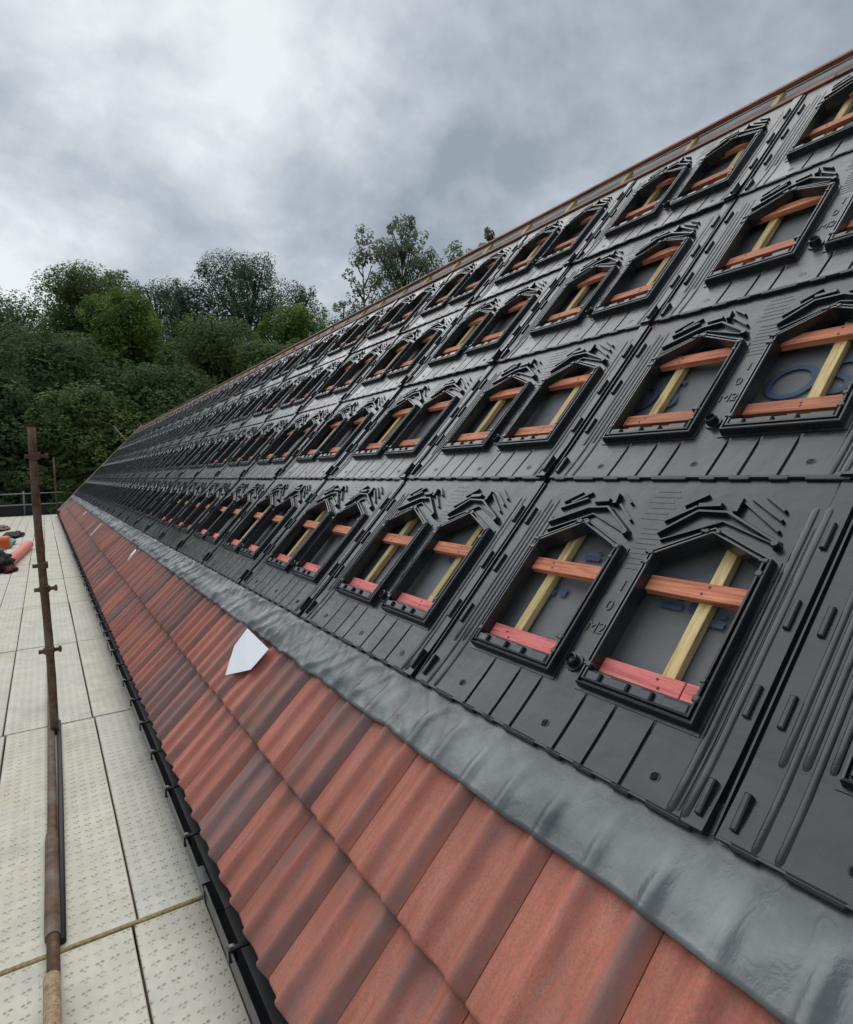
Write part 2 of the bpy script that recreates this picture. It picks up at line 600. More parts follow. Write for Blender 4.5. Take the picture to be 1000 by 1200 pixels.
# ------------------------------------------------------------------ the building and its roof
BM = Matrix.Translation((2.4, 14, GROUND))
house = empty('long_building', BM, 'long building whose steep roof has red tiles at the eaves, battens and grey underlay', 'building')
BI = BM.inverted()


def hpart(name, me, mw=None):
    return obj(name, me, house, mw or Matrix.Identity(4), BI)


S_TOP = 3.67 * P
RX, RZ = S_TOP * CT, S_TOP * ST
b = MB()
b.box(-0.50, 2 * RX + 0.50, Y_NEAR, Y_FAR - 0.1, GROUND + 0.01, -0.95)
hpart('wall', b.mesh('wall', M['brick']))
b = MB()                         # gable triangle at the far end
b.add([(-0.4, Y_FAR - 0.1, -0.9), (2 * RX + 0.4, Y_FAR - 0.1, -0.9), (RX, Y_FAR - 0.1, RZ - 0.15),
       (-0.4, Y_FAR - 0.35, -0.9), (2 * RX + 0.4, Y_FAR - 0.35, -0.9), (RX, Y_FAR - 0.35, RZ - 0.15)],
      [(0, 2, 1), (3, 4, 5), (0, 1, 4, 3), (1, 2, 5, 4), (2, 0, 3, 5)])
hpart('gable_wall', b.mesh('gable_wall', M['brick']))
b = MB()                         # back slope
b.add([(RX + 0.128, Y_NEAR, RZ - 0.03), (RX + 0.128, Y_FAR, RZ - 0.03), (2 * RX + 0.6, Y_FAR, -0.66), (2 * RX + 0.6, Y_NEAR, -0.66),
       (RX + 0.128, Y_NEAR, RZ - 0.10), (RX + 0.128, Y_FAR, RZ - 0.10), (2 * RX + 0.6, Y_FAR, -0.74), (2 * RX + 0.6, Y_NEAR, -0.74)],
      [(0, 3, 2, 1), (4, 5, 6, 7), (0, 1, 5, 4), (1, 2, 6, 5), (2, 3, 7, 6), (3, 0, 4, 7)])
hpart('back_slope', b.mesh('back_slope', M['membrane']))

# underlay membrane, sagging a little between the counter battens
RF = roof_frame(0.0, 0.0)
Lr = Y_FAR - Y_NEAR
b = MB()
nx = int(Lr / 0.145)
for i in range(nx + 1):
    x = -Y_FAR + Lr * i / nx
    for j in range(13):
        y = -0.75 * P + (S_TOP + 0.058 + 0.75 * P) * j / 12
        z = -0.066 - 0.006 * (1 + noise.noise(Vector((x * 2.3, y * 1.7, 1.0))))
        b.v.append((x, y, z))
for i in range(nx):
    for j in range(12):
        b.f.append((i * 13 + j, (i + 1) * 13 + j, (i + 1) * 13 + j + 1, i * 13 + j + 1))
        b.s.append(True)
hpart('underlay_membrane', b.mesh('underlay_membrane', M['membrane']), RF)

# counter battens up the slope
cm = MB()
cm.cbox(-0.019, 0.019, 0, S_TOP + 0.55 * P - 0.02, -0.060, -0.034, 0.0015)
cme = cm.mesh('counter_batten', M['counter'])
for i in range(-2, 26):
    for u in (0.243, 0.755):
        Y = (i + 1 - u) * P
        hpart('counter_batten', cme, roof_frame(Y, -0.55 * P + random.uniform(-.003, .003)))

# red battens along the roof
for k, (top, mk) in enumerate([(0.010, 'batten'), (0.264, 'pink'), (0.518, 'batten'), (0.80, 'batten'), (1.140, 'batten'), (1.432, 'batten'), (1.70, 'batten'),
                               (2.013, 'batten'), (2.295, 'batten'), (2.58, 'batten'), (2.906, 'batten'), (3.16, 'batten')]):
    x = -Y_FAR + 0.03
    n_ = 0
    while x < -Y_NEAR - 0.1:      # laid in lengths, butted
        L = min(4.64, -Y_NEAR - x)
        if n_ == 0:
            L = 4.64 * (0.35 + 0.16 * (k % 4))
        b = MB()
        b.cbox(x + 0.002, x + L - 0.002, top * P - 0.052, top * P, -0.0335, -0.0095, 0.0012)
        hpart('batten', b.mesh('batten', M[mk]), RF)
        x += L
        n_ += 1
nb = MB()
nb.tube([(0, 0, -.001), (0, 0, .0012)], .0042, 8, True, False)
nail_me = nb.mesh('nail', M['rust'])
for top in (.264, .518, 1.140, 1.432, 2.013, 2.295, 2.906):
    for i in range(-1, 6):
        for u in (.243, .755):
            for dy in (-.016, -.036):
                hpart('nail', nail_me, roof_frame((i + 1 - u) * P + random.uniform(-.012, .012), top * P + dy + random.uniform(-.005, .005), -.0095))
# the batten above the trays and the one on the ridge
for top, w, z0, z1 in ((3.392, 0.045, -0.0335, 0.014), (3.672, 0.036, -0.0335, -0.006)):
    x = -Y_FAR + 0.03
    while x < -Y_NEAR - 0.1:
        L = min(4.2, -Y_NEAR - x)
        b = MB()
        b.cbox(x + 0.002, x + L - 0.002, top * P - w, top * P, z0, z1, 0.0015)
        o = hpart('ridge_batten' if top > 3.5 else 'top_batten', b.mesh('top_batten', M['brown_batten']), RF)
        x += L
b = MB()                         # ridge board standing behind the last batten
b.box(RX + 0.095, RX + 0.125, Y_NEAR, Y_FAR - 0.02, RZ - 0.12, RZ + 0.004)
hpart('ridge_board', b.mesh('ridge_board', M['rust']))

# verge at the far gable: barge board and the ends of the battens
b = MB()
b.cbox(-Y_FAR - 0.03, -Y_FAR + 0.025, -0.80 * P, S_TOP + 0.02, -0.20, 0.035, 0.003)
hpart('verge_board', b.mesh('verge_board', M['pale']), RF)
b = MB()
for k in range(13):
    y = (0.1 + 0.288 * k) * P
    b.cbox(-Y_FAR - 0.05, -Y_FAR + 0.10, y - 0.05, y, 0.036, 0.062, 0.002)
hpart('verge_packer', b.mesh('verge_packer', M['batten']), RF)

# roof tiles: two courses of double-roll concrete tiles
NP = 30


def roll_h(u):
    def bump(c, r):
        d = abs(u - c) / r
        return 0.0 if d >= 1 else math.cos(d * math.pi / 2) ** 2
    return 0.024 * bump(0.37, 0.15) + 0.029 * bump(0.87, 0.15)


def tile_mesh(seed):
    r = random.Random(seed)
    L, th = 0.420, 0.020
    b = MB()
    us = [0.010 + i / NP * 0.992 for i in range(NP + 1)]
    ys = [0.0, 0.003, 0.009, 0.10, 0.20, 0.30, L]
    dz = [-0.005, -0.0015, 0.0, 0.0, 0.0, 0.0, 0.0]
    V = []
    for j, y in enumerate(ys):
        for u in us:
            edge = -0.003 if u > 0.985 else (-0.002 if u < 0.03 else 0.0)
            chip = 0.0
            if j < 2:
                chip = 0.0022 * noise.noise(Vector((u * 9, seed * 3.1, 0))) + 0.004 * max(0, noise.noise(Vector((u * 23, seed * 5.7, 3))) - .25)
            V.append((u * TILE_W, y + chip, roll_h(min(u, 1.03)) + dz[j] + edge + th))
    n1 = NP + 1
    F = []
    for j in range(len(ys) - 1):
        for i in range(NP):
            F.append((j * n1 + i, j * n1 + i + 1, (j + 1) * n1 + i + 1, (j + 1) * n1 + i))
    b.add(V, F, True)
    tail = [V[i] for i in range(n1)]
    b.add(tail + [(x, y + 0.002, z - th + 0.004) for x, y, z in tail], [(i, i + n1, i + n1 + 1, i + 1) for i in range(NP)])
    sr = [V[j * n1 + NP] for j in range(len(ys))]
    k = len(sr)
    b.add(sr + [(x, y, z - 0.016) for x, y, z in sr], [(i, i + k, i + k + 1, i + 1) for i in range(k - 1)])
    sl = [V[j * n1] for j in range(len(ys))]
    b.add(sl + [(x, y, z - 0.016) for x, y, z in sl], [(i, i + 1, i + k + 1, i + k) for i in range(k - 1)])
    return b.mesh('tile', M['tile'])


TM = [tile_mesh(s) for s in range(5)]
SLOPE = 0.024 / TILE_G            # each tile's tail rides on the one below
NT = int(Lr / TILE_W) + 1
for c, s0 in enumerate((-0.803 * P, -0.487 * P)):
    for i in range(NT):
        Y = 0.278 * P + TILE_W * (88 - 0.0) - i * TILE_W + (0.0 if c else -0.004)
        if Y > Y_FAR - 0.02:
            Y0 = Y_FAR - 0.02
            if Y - TILE_W * 0.5 > Y0:
                continue
        # tilt about the tail
        fr = roof_frame(Y, s0 + random.uniform(-0.003, 0.003), 0.002)
        rot = Matrix.Rotation(-math.atan(SLOPE) + random.uniform(-.003, .003), 4, 'X') @ Matrix.Rotation(random.uniform(-.004, .004), 4, 'Z')
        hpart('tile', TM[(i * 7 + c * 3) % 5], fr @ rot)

# fascia and gutter
b = MB()
b.box(-0.555, -0.53, Y_NEAR, Y_FAR, -0.95, -0.72)
hpart('fascia_board', b.mesh('fascia_board', M['netting']))
gx0, gx1, gz0, gz1 = -0.690, -0.562, -0.872, -0.752
prof = []
for k in range(9):
    t = math.pi + math.pi * k / 8
    prof.append(((gx0 + gx1) / 2 + (gx1 - gx0) / 2 * math.copysign(abs(math.cos(t)) ** 0.6, math.cos(t)),
                 gz1 + (gz1 - gz0) * -abs(math.sin(t)) ** 0.7))
ring = [(gx0 - 0.006, gz1 - 0.004), (gx0 - 0.006, gz1 + 0.006)] + [(x, z + (0.006 if k in (0, 8) else 0)) for k, (x, z) in enumerate(prof)]
outer = [(x + (-0.003 if x < -0.62 else 0.003), z - 0.003) for x, z in reversed(prof)]
outline = ring + outer
y_ = Y_NEAR
while y_ < Y_FAR:
    y2 = min(y_ + 3.98, Y_FAR)
    if y_ == Y_NEAR:
        y2 = 1.62
    b = MB()
    no = len(outline)
    b.add([(x, y_ + 0.001, z) for x, z in outline] + [(x, y2 - 0.001, z) for x, z in outline],
          [(i, (i + 1) % no, (i + 1) % no + no, i + no) for i in range(no)])
    gut = hpart('gutter', b.mesh('gutter', M['gutter']))
    if y_ > Y_NEAR:              # union clip over the joint
        b = MB()
        o2 = [(x + (-0.007 if x < -0.62 else 0.007), z - 0.007) for x, z in prof]
        full = [(gx0 - 0.012, gz1 + 0.012), (gx0 + 0.018, gz1 + 0.012), (gx0 + 0.018, gz1 + 0.004)] + [(x + (0.002 if x < -0.62 else -0.002), z + 0.002) for x, z in prof] + list(reversed(o2))
        nf = len(full)
        b.add([(x, y_ - 0.055, z) for x, z in full] + [(x, y_ + 0.055, z) for x, z in full],
              [(i, (i + 1) % nf, (i + 1) % nf + nf, i + nf) for i in range(nf)] + [tuple(range(nf - 1, -1, -1)), tuple(range(nf, 2 * nf))])
        obj('gutter_union', b.mesh('gutter_union', M['gutter']), gut, Matrix.Identity(4))
    bm_ = MB()
    bm_.cbox(gx0 - 0.012, gx0 + 0.016, -0.014, 0.014, gz1 - 0.03, gz1 + 0.014, 0.003)
    bm_.box(gx0 + 0.016, gx1 + 0.03, -0.009, 0.009, gz1 + 0.002, gz1 + 0.009)
    bme = bm_.mesh('gutter_bracket', M['gutter'])
    sm_ = MB()
    sm_.cbox(gx0 - 0.006, gx0 + 0.008, -0.007, 0.007, gz1 + 0.015, gz1 + 0.020, 0.002)
    sme = sm_.mesh('bracket_clip', M['galv'])
    yb = y_ + 0.30
    while yb < y2 - 0.1:
        T = Matrix.Translation((0, yb, 0))
        obj('gutter_bracket', bme, gut, T)
        obj('bracket_clip', sme, gut, T)
        yb += 0.46
    y_ = y2

# ------------------------------------------------------------------ grey flashing draped over the tile heads
STEP = 0.0125
nY = int(Lr / STEP)
NS = 22
fb = MB()
for i in range(nY + 1):
    Y = Y_NEAR + Lr * i / nY
    u = ((0.278 * P + TILE_W * 88 - Y) / TILE_W) % 1.0
    rh = roll_h(u)
    far = min(1.0, max(0.0, (Y - 0.3) / 2.2))
    edge = -0.200 + 0.007 * noise.noise(Vector((Y * 3.1, 0, 0))) + 0.006 * noise.noise(Vector((Y * 11, 2, 0))) + 0.012 * far * noise.noise(Vector((Y * 5.0, 9, 0)))
    for j in range(NS + 1):
        t = j / NS
        s = edge + (0.075 - edge) * t
        d = min(1.0, max(0.0, (-s) / 0.2))            # 1 at the lower edge, 0 at the trays
        ride = min(1.0, max(0.0, (-s - 0.02) / 0.13))
        ride = ride * ride * (3 - 2 * ride)
        tile_top = 0.022 - SLOPE * (s + 0.487 * P)
        h = (tile_top + max(rh * 0.97 + 0.0035, 0.016)) * ride - 0.004 * (1 - ride)
        under = s > -0.004
        edgeok = min(1.0, (0.015 + max(0, -s)) / 0.05)
        q = Vector((Y * 6.5 + s * (5.0 + 3 * noise.noise(Vector((Y * .7, 1, 1)))), s * 1.6, 0.7))
        q2 = Vector((Y * 15 - s * 8, s * 4, 3.3))
        p1 = 1 - min(1.0, abs(noise.noise(q)) * 3.0)
        p2 = 1 - min(1.0, abs(noise.noise(q2)) * 3.0)
        mask = min(1.0, max(0.0, .5 + 1.4 * noise.noise(Vector((Y * 1.3, s * 2.5, 12)))))
        broad = noise.noise(Vector((Y * 3.2, s * 8, 7)))
        dent = noise.noise(Vector((Y * 9, s * 11, 17)))
        near = 1 - far
        h += edgeok * (far * (0.017 * p1 ** 1.6 + 0.010 * p2 ** 1.6 * mask - 0.003) + near * (0.005 * p1 ** 3 * mask + 0.003 * p2 ** 3 * mask))
        h += (0.0055 * broad + 0.0022 * dent) * min(1, d * 2) + 0.0045 * d
        curl = max(0.0, (0.06 - t) / 0.06)
        h += 0.006 * curl * max(0, noise.noise(Vector((Y * 7, 5, 5))) + 0.1)
        if under:
            h = -0.006
        fb.v.append((-Y, s, max(h, -0.012)))
for i in range(nY):
    for j in range(NS):
        k = i * (NS + 1) + j
        fb.f.append((k, k + 1, k + NS + 2, k + NS + 1))
        fb.s.append(True)
fme = fb.mesh('flashing_strip', M['lead'])
fo = obj('flashing_strip', fme, None, RF)
sol = fo.modifiers.new('thickness', 'SOLIDIFY')
sol.thickness = 0.0018
tag(fo, 'crinkled grey flashing strip draped between the red tiles and the lowest black trays', 'flashing')

# ------------------------------------------------------------------ the black mounting trays


def inset(poly, d):
    n = len(poly)
    out = []
    for i in range(n):
        a, b_, c = Vector(poly[i - 1]), Vector(poly[i]), Vector(poly[(i + 1) % n])
        e1, e2 = (b_ - a).normalized(), (c - b_).normalized()
        n1, n2 = Vector((-e1.y, e1.x)), Vector((-e2.y, e2.x))
        m_ = (n1 + n2)
        m_ = m_ / max(m_.dot(n1), 0.2)
        out.append((b_.x + m_.x * d, b_.y + m_.y * d))
    return out


WINS = [[(.148, .168), (.484, .168), (.484, .580), (.304, .664), (.148, .572)],
        [(.574, .168), (.890, .168), (.890, .588), (.722, .664), (.574, .572)]]
HOLE = 0.017                       # panel hole lies under the frame
GRV = [(.264, .168), (.372, .168), (.455, .168), (.606, .168), (.695, .168), (.797, .168)]
GW = 0.0052
Y1 = 0.163


def lift(y):                       # the lower lip rides over the row below
    return 0.013 * max(0.0, 1 - y / 0.16) ** 1.5


def build_panel():
    b = MB()
    X0, X1 = 0.006, 0.986
    # lower strip with recessed grooves
    xs = [(X0, 0)]
    for gx, _ in GRV:
        xs += [(gx - GW, 0), (gx - GW * .55, -0.0075), (gx + GW * .55, -0.0075), (gx + GW, 0)]
    xs += [(.935, 0), (.944, 0.010), (X1, 0.010)]
    ys = [0.0, 0.02, 0.05, 0.09, 0.13, Y1]
    n = len(xs)
    V = []
    for j, y in enumerate(ys):
        fade = 1.0 if j < len(ys) - 1 else 0.0
        for x, z in xs:
            V.append((x * P, y * P, (z if z > 0 else z * fade) + lift(y)))
    F = [(j * n + i, j * n + i + 1, (j + 1) * n + i + 1, (j + 1) * n + i) for j in range(len(ys) - 1) for i in range(n - 1)]
    b.add(V, F)
    # lip face
    lipv = V[:n]
    b.add(lipv + [(x, y + 0.001, min(z, lift(0)) - 0.013) for x, y, z in lipv], [(i, i + n, i + n + 1, i + 1) for i in range(n - 1)])
    # body with the two openings
    outer = [(X0, Y1), (.935, Y1), (.935, H + .012), (X0, H + .012)]
    holes = [inset(w, HOLE) for w in WINS]
    polys = [[Vector((x * P, y * P, 0)) for x, y in pl] for pl in [outer] + holes]
    tri = tessellate_polygon(polys)
    flat = [v for pl in polys for v in pl]
    fl = []
    for t in tri:
        a, c, d = (flat[k] for k in t)
        fl.append(t if (c - a).cross(d - a).z > 0 else tuple(reversed(t)))
    b.add(flat, fl)
    yt = (H + .012) * P
    b.add([(.935 * P, Y1 * P, 0), (.944 * P, Y1 * P, .010), (X1 * P, Y1 * P, .010), (.935 * P, yt, -0.001), (.944 * P, yt, .0005), (X1 * P, yt, .0005), (.944 * P, yt - .03, .010), (X1 * P, yt - .03, .010), (.935 * P, yt - .03, 0)],
          [(0, 1, 6, 8), (1, 2, 7, 6), (8, 6, 4, 3), (6, 7, 5, 4)])
    # right edge wall, left upstand
    b.add([(X1 * P, 0, .010 + lift(0)), (X1 * P, .09 * P, .010 + lift(.09)), (X1 * P, .16 * P, .010), (X1 * P, yt - .03, .010), (X1 * P, yt, .0),
           (X1 * P, 0, -.013), (X1 * P, .09 * P, -.013), (X1 * P, .16 * P, -.013), (X1 * P, yt - .03, -.013), (X1 * P, yt, -.013)],
          [(i, i + 5, i + 6, i + 1) for i in range(4)])
    b.add([(-.018 * P, 0, -.006), (.0065 * P, 0, -.006), (.0065 * P, yt, -.008), (-.018 * P, yt, -.008)], [(0, 1, 2, 3)])
    b.box(-.0035 * P, .0005 * P, .002, yt - 0.04, -.006, .008)
    return b


def build_lip():
    b = MB()
    xs = [(.012, 0)]
    for a, w in ((.03, .05), (.12, .09), (.25, .06), (.345, .05), (.43, .12), (.585, .05), (.67, .06), (.775, .05), (.86, .10)):
        xs += [(a, 0), (a + .004, 1), (a + w - .004, 1), (a + w, 0)]
    xs += [(.982, 0)]
    V = []
    for x, k in xs:
        y0 = -.0015 - .0065 * k
        V += [(x * P, y0, -.004 - .003 * k), (x * P, y0, .008), (x * P, y0 + .002, .0105 + .0008 * k), (x * P, .006, .0128 + .001 * k), (x * P, .008, .004)]
    F = []
    for i in range(len(xs) - 1):
        for k in range(4):
            F.append((i * 5 + k, (i + 1) * 5 + k, (i + 1) * 5 + k + 1, i * 5 + k + 1))
    b.add(V, F)
    return b


FPROF = [(0, 0), (.002, .024), (.0035, .0285), (.0075, .0295), (.009, .018), (.0135, .018), (.015, .0305), (.0195, .0315), (.0208, .029), (.0215, -.026)]


def build_frame(w):
    b = MB()
    rings = [[(x * P, y * P, z + 0.0004) for x, y in inset(w, d)] for d, z in FPROF]
    n = len(w)
    V = [q for r in rings for q in r]
    F = []
    for k in range(len(rings) - 1):
        for i in range(n):
            j = (i + 1) % n
            F.append((k * n + i, k * n + j, (k + 1) * n + j, (k + 1) * n + i))
    b.add(V, F)
    # sill carrying the clips along the bottom bar
    b.cbox((w[0][0] + .0205) * P, (w[1][0] - .0205) * P, (w[0][1] + .0195) * P, (w[0][1] + .049) * P, -.020, .0185, .004)
    # flat flange round the foot
    o2 = inset(w, -0.008)
    b.add([(x * P, y * P, 0.0032) for x, y in o2] + [(x * P, y * P, 0.0032) for x, y in w] + [(x * P, y * P, 0.0) for x, y in o2],
          [f for i in range(n) for f in ((i, (i + 1) % n, (i + 1) % n + n, i + n), (i + 2 * n, (i + 1) % n + 2 * n, (i + 1) % n, i))])
    return b


def lug_list(w):
    """bosses and clips on a frame: positions along its bottom bar and at its corners"""
    out = []
    x0, x1 = w[0][0], w[1][0]
    for f, wd in ((.13, .040), (.36, .052), (.60, .030), (.83, .062)):
        out.append((x0 + (x1 - x0) * f - wd / 2, x0 + (x1 - x0) * f + wd / 2, w[0][1] + .014, w[0][1] + .042))
    return out


def clip_meshes(w, seed):
    """(mesh builder) for each clip and boss of one frame"""
    out = []
    r = random.Random(seed)
    for xa, xb, ya, yb in lug_list(w):
        b = MB()
        b.cbox(xa * P, xb * P, ya * P, yb * P, .010, .031 + r.uniform(-.003, .003), 0.004)
        out.append(b)
    for cx, cy in ((w[2][0] - .013, w[2][1] - .010), (w[2][0] - .015, w[2][1] - .045), (w[4][0] + .011, w[4][1] - .006), (w[4][0] + .013, w[4][1] - .038),
                   (w[3][0] - .016, w[3][1] - .018), (w[3][0] + .014, w[3][1] - .018), (w[1][0] - .018, w[1][1] + .058), (w[0][0] + .016, w[0][1] + .055), (w[1][0] - .020, w[1][1] + .100)):
        b = MB()
        q = r.uniform(.0085, .0125)
        b.tube([(cx * P, cy * P, .004), (cx * P, cy * P, .029), (cx * P, cy * P, .034)], [q, q, q * .7], 8, True, False)
        if r.random() < .6:
            b.cbox(cx * P - .018, cx * P + .006, cy * P - .005, cy * P + .006, .006, .033, .002)
        out.append(b)
    return out


def stick(a, c, w=.0085, h=.013):
    b = MB()
    b.bar((a[0] * P, a[1] * P), (c[0] * P, c[1] * P), w * P, h, 0.0, 0.75)
    return b


def chevron(pts, w=.016, h=.017, knob=1):
    b = MB()
    q = [Vector(p_) * P for p_ in pts]
    nrm = []
    for i in range(len(q)):
        d = (q[min(i + 1, len(q) - 1)] - q[max(i - 1, 0)]).normalized()
        nrm.append(Vector((-d.y, d.x)) * w * P)
    n = len(q)
    V = [(p_.x, p_.y, 0) for p_ in q] + [(p_.x + e_.x * .12, p_.y + e_.y * .12, h) for p_, e_ in zip(q, nrm)] + \
        [(p_.x + e_.x * .55, p_.y + e_.y * .55, h) for p_, e_ in zip(q, nrm)] + [(p_.x + e_.x, p_.y + e_.y, 0) for p_, e_ in zip(q, nrm)]
    F = []
    for k in range(3):
        for i in range(n - 1):
            F.append((k * n + i, k * n + i + 1, (k + 1) * n + i + 1, (k + 1) * n + i))
    F += [(0, n, 2 * n, 3 * n), (n - 1, 4 * n - 1, 3 * n - 1, 2 * n - 1)]
    b.add(V, F)
    e_ = q[-1]
    if knob:
        b.tube([(e_.x, e_.y, 0), (e_.x, e_.y, h + .006)], [.013, .010], 8, True, False)
    return b


def rib(x, y0, y1, w=.021, h=.0050):
    b = MB()
    V, F = [], []
    n = 7
    ys = [(y0, 0.2), (y0 + .01, 1), (y0 + .08, 1), (y0 + .16, 1), (y1 - .012, 1), (y1, .25)]
    for y, k in ys:
        for i in range(n):
            t = math.pi * i / (n - 1)
            z0 = lift(y) + (0.0 if not (.935 < x < .99) else .009)
            V.append((x * P - math.cos(t) * w * P * .5 * (.6 + .4 * k), y * P, z0 + math.sin(t) * h * k - .001))
    for j in range(len(ys) - 1):
        for i in range(n - 1):
            F.append((j * n + i, j * n + i + 1, (j + 1) * n + i + 1, (j + 1) * n + i))
    b.add(V, F, True)
    return b


def dash(x, y):
    b = MB()
    z = (.010 if x > .9 else 0.0)
    b.cbox((x - .006) * P, (x + .006) * P, y * P, (y + .07) * P, z - .002, z + .011 + lift(y), 0.003)
    return b


def plug():
    b = MB()
    c = (.528 * P, .222 * P)
    b.tube([(*c, 0), (*c, .006), (*c, .007), (*c, .030), (*c, .033)], [.030, .028, .021, .019, .015], 14, False, False)
    b.tube([(*c, .033), (*c, .020), (*c, .018)], [.015, .011, .001], 14, False, False)
    return b


def text_mesh(s, size, name, m, ext=0.0012):
    cu = bpy.data.curves.new(name, 'FONT')
    cu.body = s
    cu.size = size
    cu.extrude = ext
    cu.resolution_u = 5
    cu.align_x = 'CENTER'
    t = bpy.data.objects.new(name, cu)
    col.objects.link(t)
    dg = bpy.context.evaluated_depsgraph_get()
    me = bpy.data.meshes.new_from_object(t.evaluated_get(dg))
    bpy.data.objects.remove(t)
    bpy.data.curves.remove(cu)
    me.name = name
    me.materials.clear()
    me.materials.append(m)
    return me


PL = M['plastic']
parts = []                          # (name, mesh, near_only)
parts.append(('panel', build_panel().mesh('panel', PL), 0))
parts.append(('lower_lip', build_lip().mesh('lower_lip', PL), 0))
frames = [build_frame(w).mesh('window_frame', PL) for w in WINS]
clips = [clip_meshes(w, 3 + k) for k, w in enumerate(WINS)]
clip_me = [[c.mesh('frame_clip', PL) for c in cs_] for cs_ in clips]
far_clip_me = []
for cs_ in clips:
    j_ = MB()
    for c in cs_:
        j_.add(c.v, c.f, False)
    far_clip_me.append(j_.mesh('frame_clips', PL))
STICKS = [((.148, .732), (.207, .775)), ((.184, .730), (.246, .776)), ((.150, .706), (.244, .751)), ((.370, .776), (.417, .738)), ((.379, .733), (.449, .675)),
          ((.556, .681), (.631, .737)), ((.591, .737), (.646, .779)), ((.766, .769), (.859, .705)), ((.799, .776), (.856, .734)), ((.750, .757), (.863, .673))]
THICK = [((.283, .736), (.340, .742)), ((.355, .769), (.362, .728)), ((.636, .735), (.700, .741)), ((.742, .765), (.742, .718))]
CHEV = [[(.150, .612), (.300, .688), (.440, .632)], [(.575, .616), (.720, .690), (.868, .634)],
        [(.142, .639), (.273, .706), (.343, .712), (.459, .628)], [(.562, .633), (.646, .714), (.722, .714), (.872, .634)]]
RIBS = [(.913, .004, .755), (.946, .004, .752), (.071, .004, .752), (.109, .004, .752), (.053, .16, .70), (.090, .17, .735), (.130, .18, .68), (.927, .01, .70)]
DASH = [(x, y) for x in (.968, .029) for y in (.023, .227, .430, .634)]
detail = []
for a, c in STICKS:
    detail.append(('deflector_rib', stick(a, c)))
for a, c in THICK:
    detail.append(('deflector_block', stick(a, c, .016, .021)))
for q in CHEV:
    detail.append(('chevron_rib', chevron(q, *((.009, .011, 0) if len(q) == 3 else (.015, .018, 1)))))
for x, y0, y1 in RIBS:
    detail.append(('channel_rib', rib(x, y0, y1, *((.019, .0055) if x in (.913, .946) else (.015, .0052) if x < .5 else (.008, .003)))))
for x, y in DASH:
    detail.append(('locking_lug', dash(x, y)))
detail.append(('drain_plug', plug()))
# low fine bars between the two openings
for k in range(9):
    y = .52 + .017 * k
    hb = MB()
    hb.cbox(.497 * P, .562 * P, y * P, (y + .004) * P, -.001, .0012, .0004)
    detail.append(('grip_bar', hb))
for k in range(6):
    y = .690 + .020 * k
    hb = MB()
    hb.cbox((.470 + .004 * (k % 3)) * P, (.560 - .012 * (k % 2)) * P, y * P, (y + .0055) * P, -.001, .0011, .0004)
    detail.append(('grip_bar', hb))
# faint round fixing marks along the lower strip
for x in (.205, .545, .855):
    bk = MB()
    q_ = (x * P, .052 * P)
    bk.tube([(*q_, lift(.052) - .002), (*q_, lift(.052) + .0016), (*q_, lift(.052) + .0016), (*q_, lift(.052) + .0004)], [.0145, .0135, .0105, .0095], 14, False, False)
    detail.append(('fixing_mark', bk))
joined = MB()
for nm, mb in detail:
    joined.add(mb.v, mb.f, False)
relief_me = joined.mesh('moulded_relief', PL)
detail_me = [(nm, mb.mesh(nm, PL)) for nm, mb in detail]
letters = [('embossed_letter', text_mesh('M2', .055, 'embossed_letter', PL, .002), (.527, .315)),
           ('embossed_letter', text_mesh('0', .055, 'embossed_letter', PL, .002), (.530, .385)),
           ('embossed_letter', text_mesh('1', .055, 'embossed_letter', PL, .002), (.537, .450))]

ROWN = ['lowest row', 'second row from the bottom', 'third row from the bottom', 'top row']
ORD = ['first', 'second', 'third', 'fourth', 'fifth', 'sixth', 'seventh', 'eighth', 'ninth', 'tenth', 'eleventh', 'twelfth', 'thirteenth']
FIRST = [-1, 0, 0, 0]
BESIDE = ['above the grey flashing', 'just above the lowest trays', 'between the second row and the top row', 'right below the bare ridge battens']
for r in range(4):
    for i in range(-2, 26):
        k = i - FIRST[r]
        if k < -1 or (k < 0 and r > 1):
            continue
        if k < 0:
            lab = 'black solar tray of the %s beyond the right edge of the photo' % ROWN[r]
        elif k == 0:
            if r == 0:
                lab = 'black tray of the lowest row cut off by the right edge, only its left strip showing'
            else:
                lab = 'black tray at the right edge in the %s, nearest of that row' % ROWN[r]
        elif k == 1 and r == 0:
            lab = 'nearest complete black tray, its two big openings with pink bottom batten above the flashing'
        elif k < 13:
            lab = 'black tray, %s from the right edge in the %s, %s' % (ORD[k], ROWN[r], BESIDE[r])
        else:
            lab = 'one of the tiny distant black trays at the far end of the %s' % ROWN[r]
        lab = ' '.join(lab.split()[:16])
        mw = roof_frame((i + 1) * P, r * H * P + 0.0006 * ((i * 5 + r * 3) % 4), 0.0)
        t = empty('solar_tray', mw, lab, 'solar tray', 'black solar trays in four rows on the roof')
        wob = Matrix.Translation((random.uniform(-.0015, .0015), random.uniform(-.002, .002), 0)) @ Matrix.Rotation(random.uniform(-.0022, .0022), 4, 'Z') @ Matrix.Rotation(random.uniform(-.0045, .0035), 4, 'X') @ Matrix.Rotation(random.uniform(-.004, .004), 4, 'Y')
        for nm, me, _ in parts:
            obj(nm, me, t, wob)
        for w in (0, 1):
            f = obj('window_frame', frames[w], t, wob)
            if i < 4:
                for me in clip_me[w]:
                    obj('frame_clip', me, f)
            elif i < 14:
                obj('frame_clips', far_clip_me[w], f)['kind'] = 'stuff'
        if i < 6:
            for nm, me in detail_me:
                obj(nm, me, t, wob)
            for nm, me, (x, y) in letters:
                obj(nm, me, t, wob @ Matrix.Translation((x * P, y * P, .0008)))
        else:
            obj('moulded_relief', relief_me, t, wob)['kind'] = 'stuff'

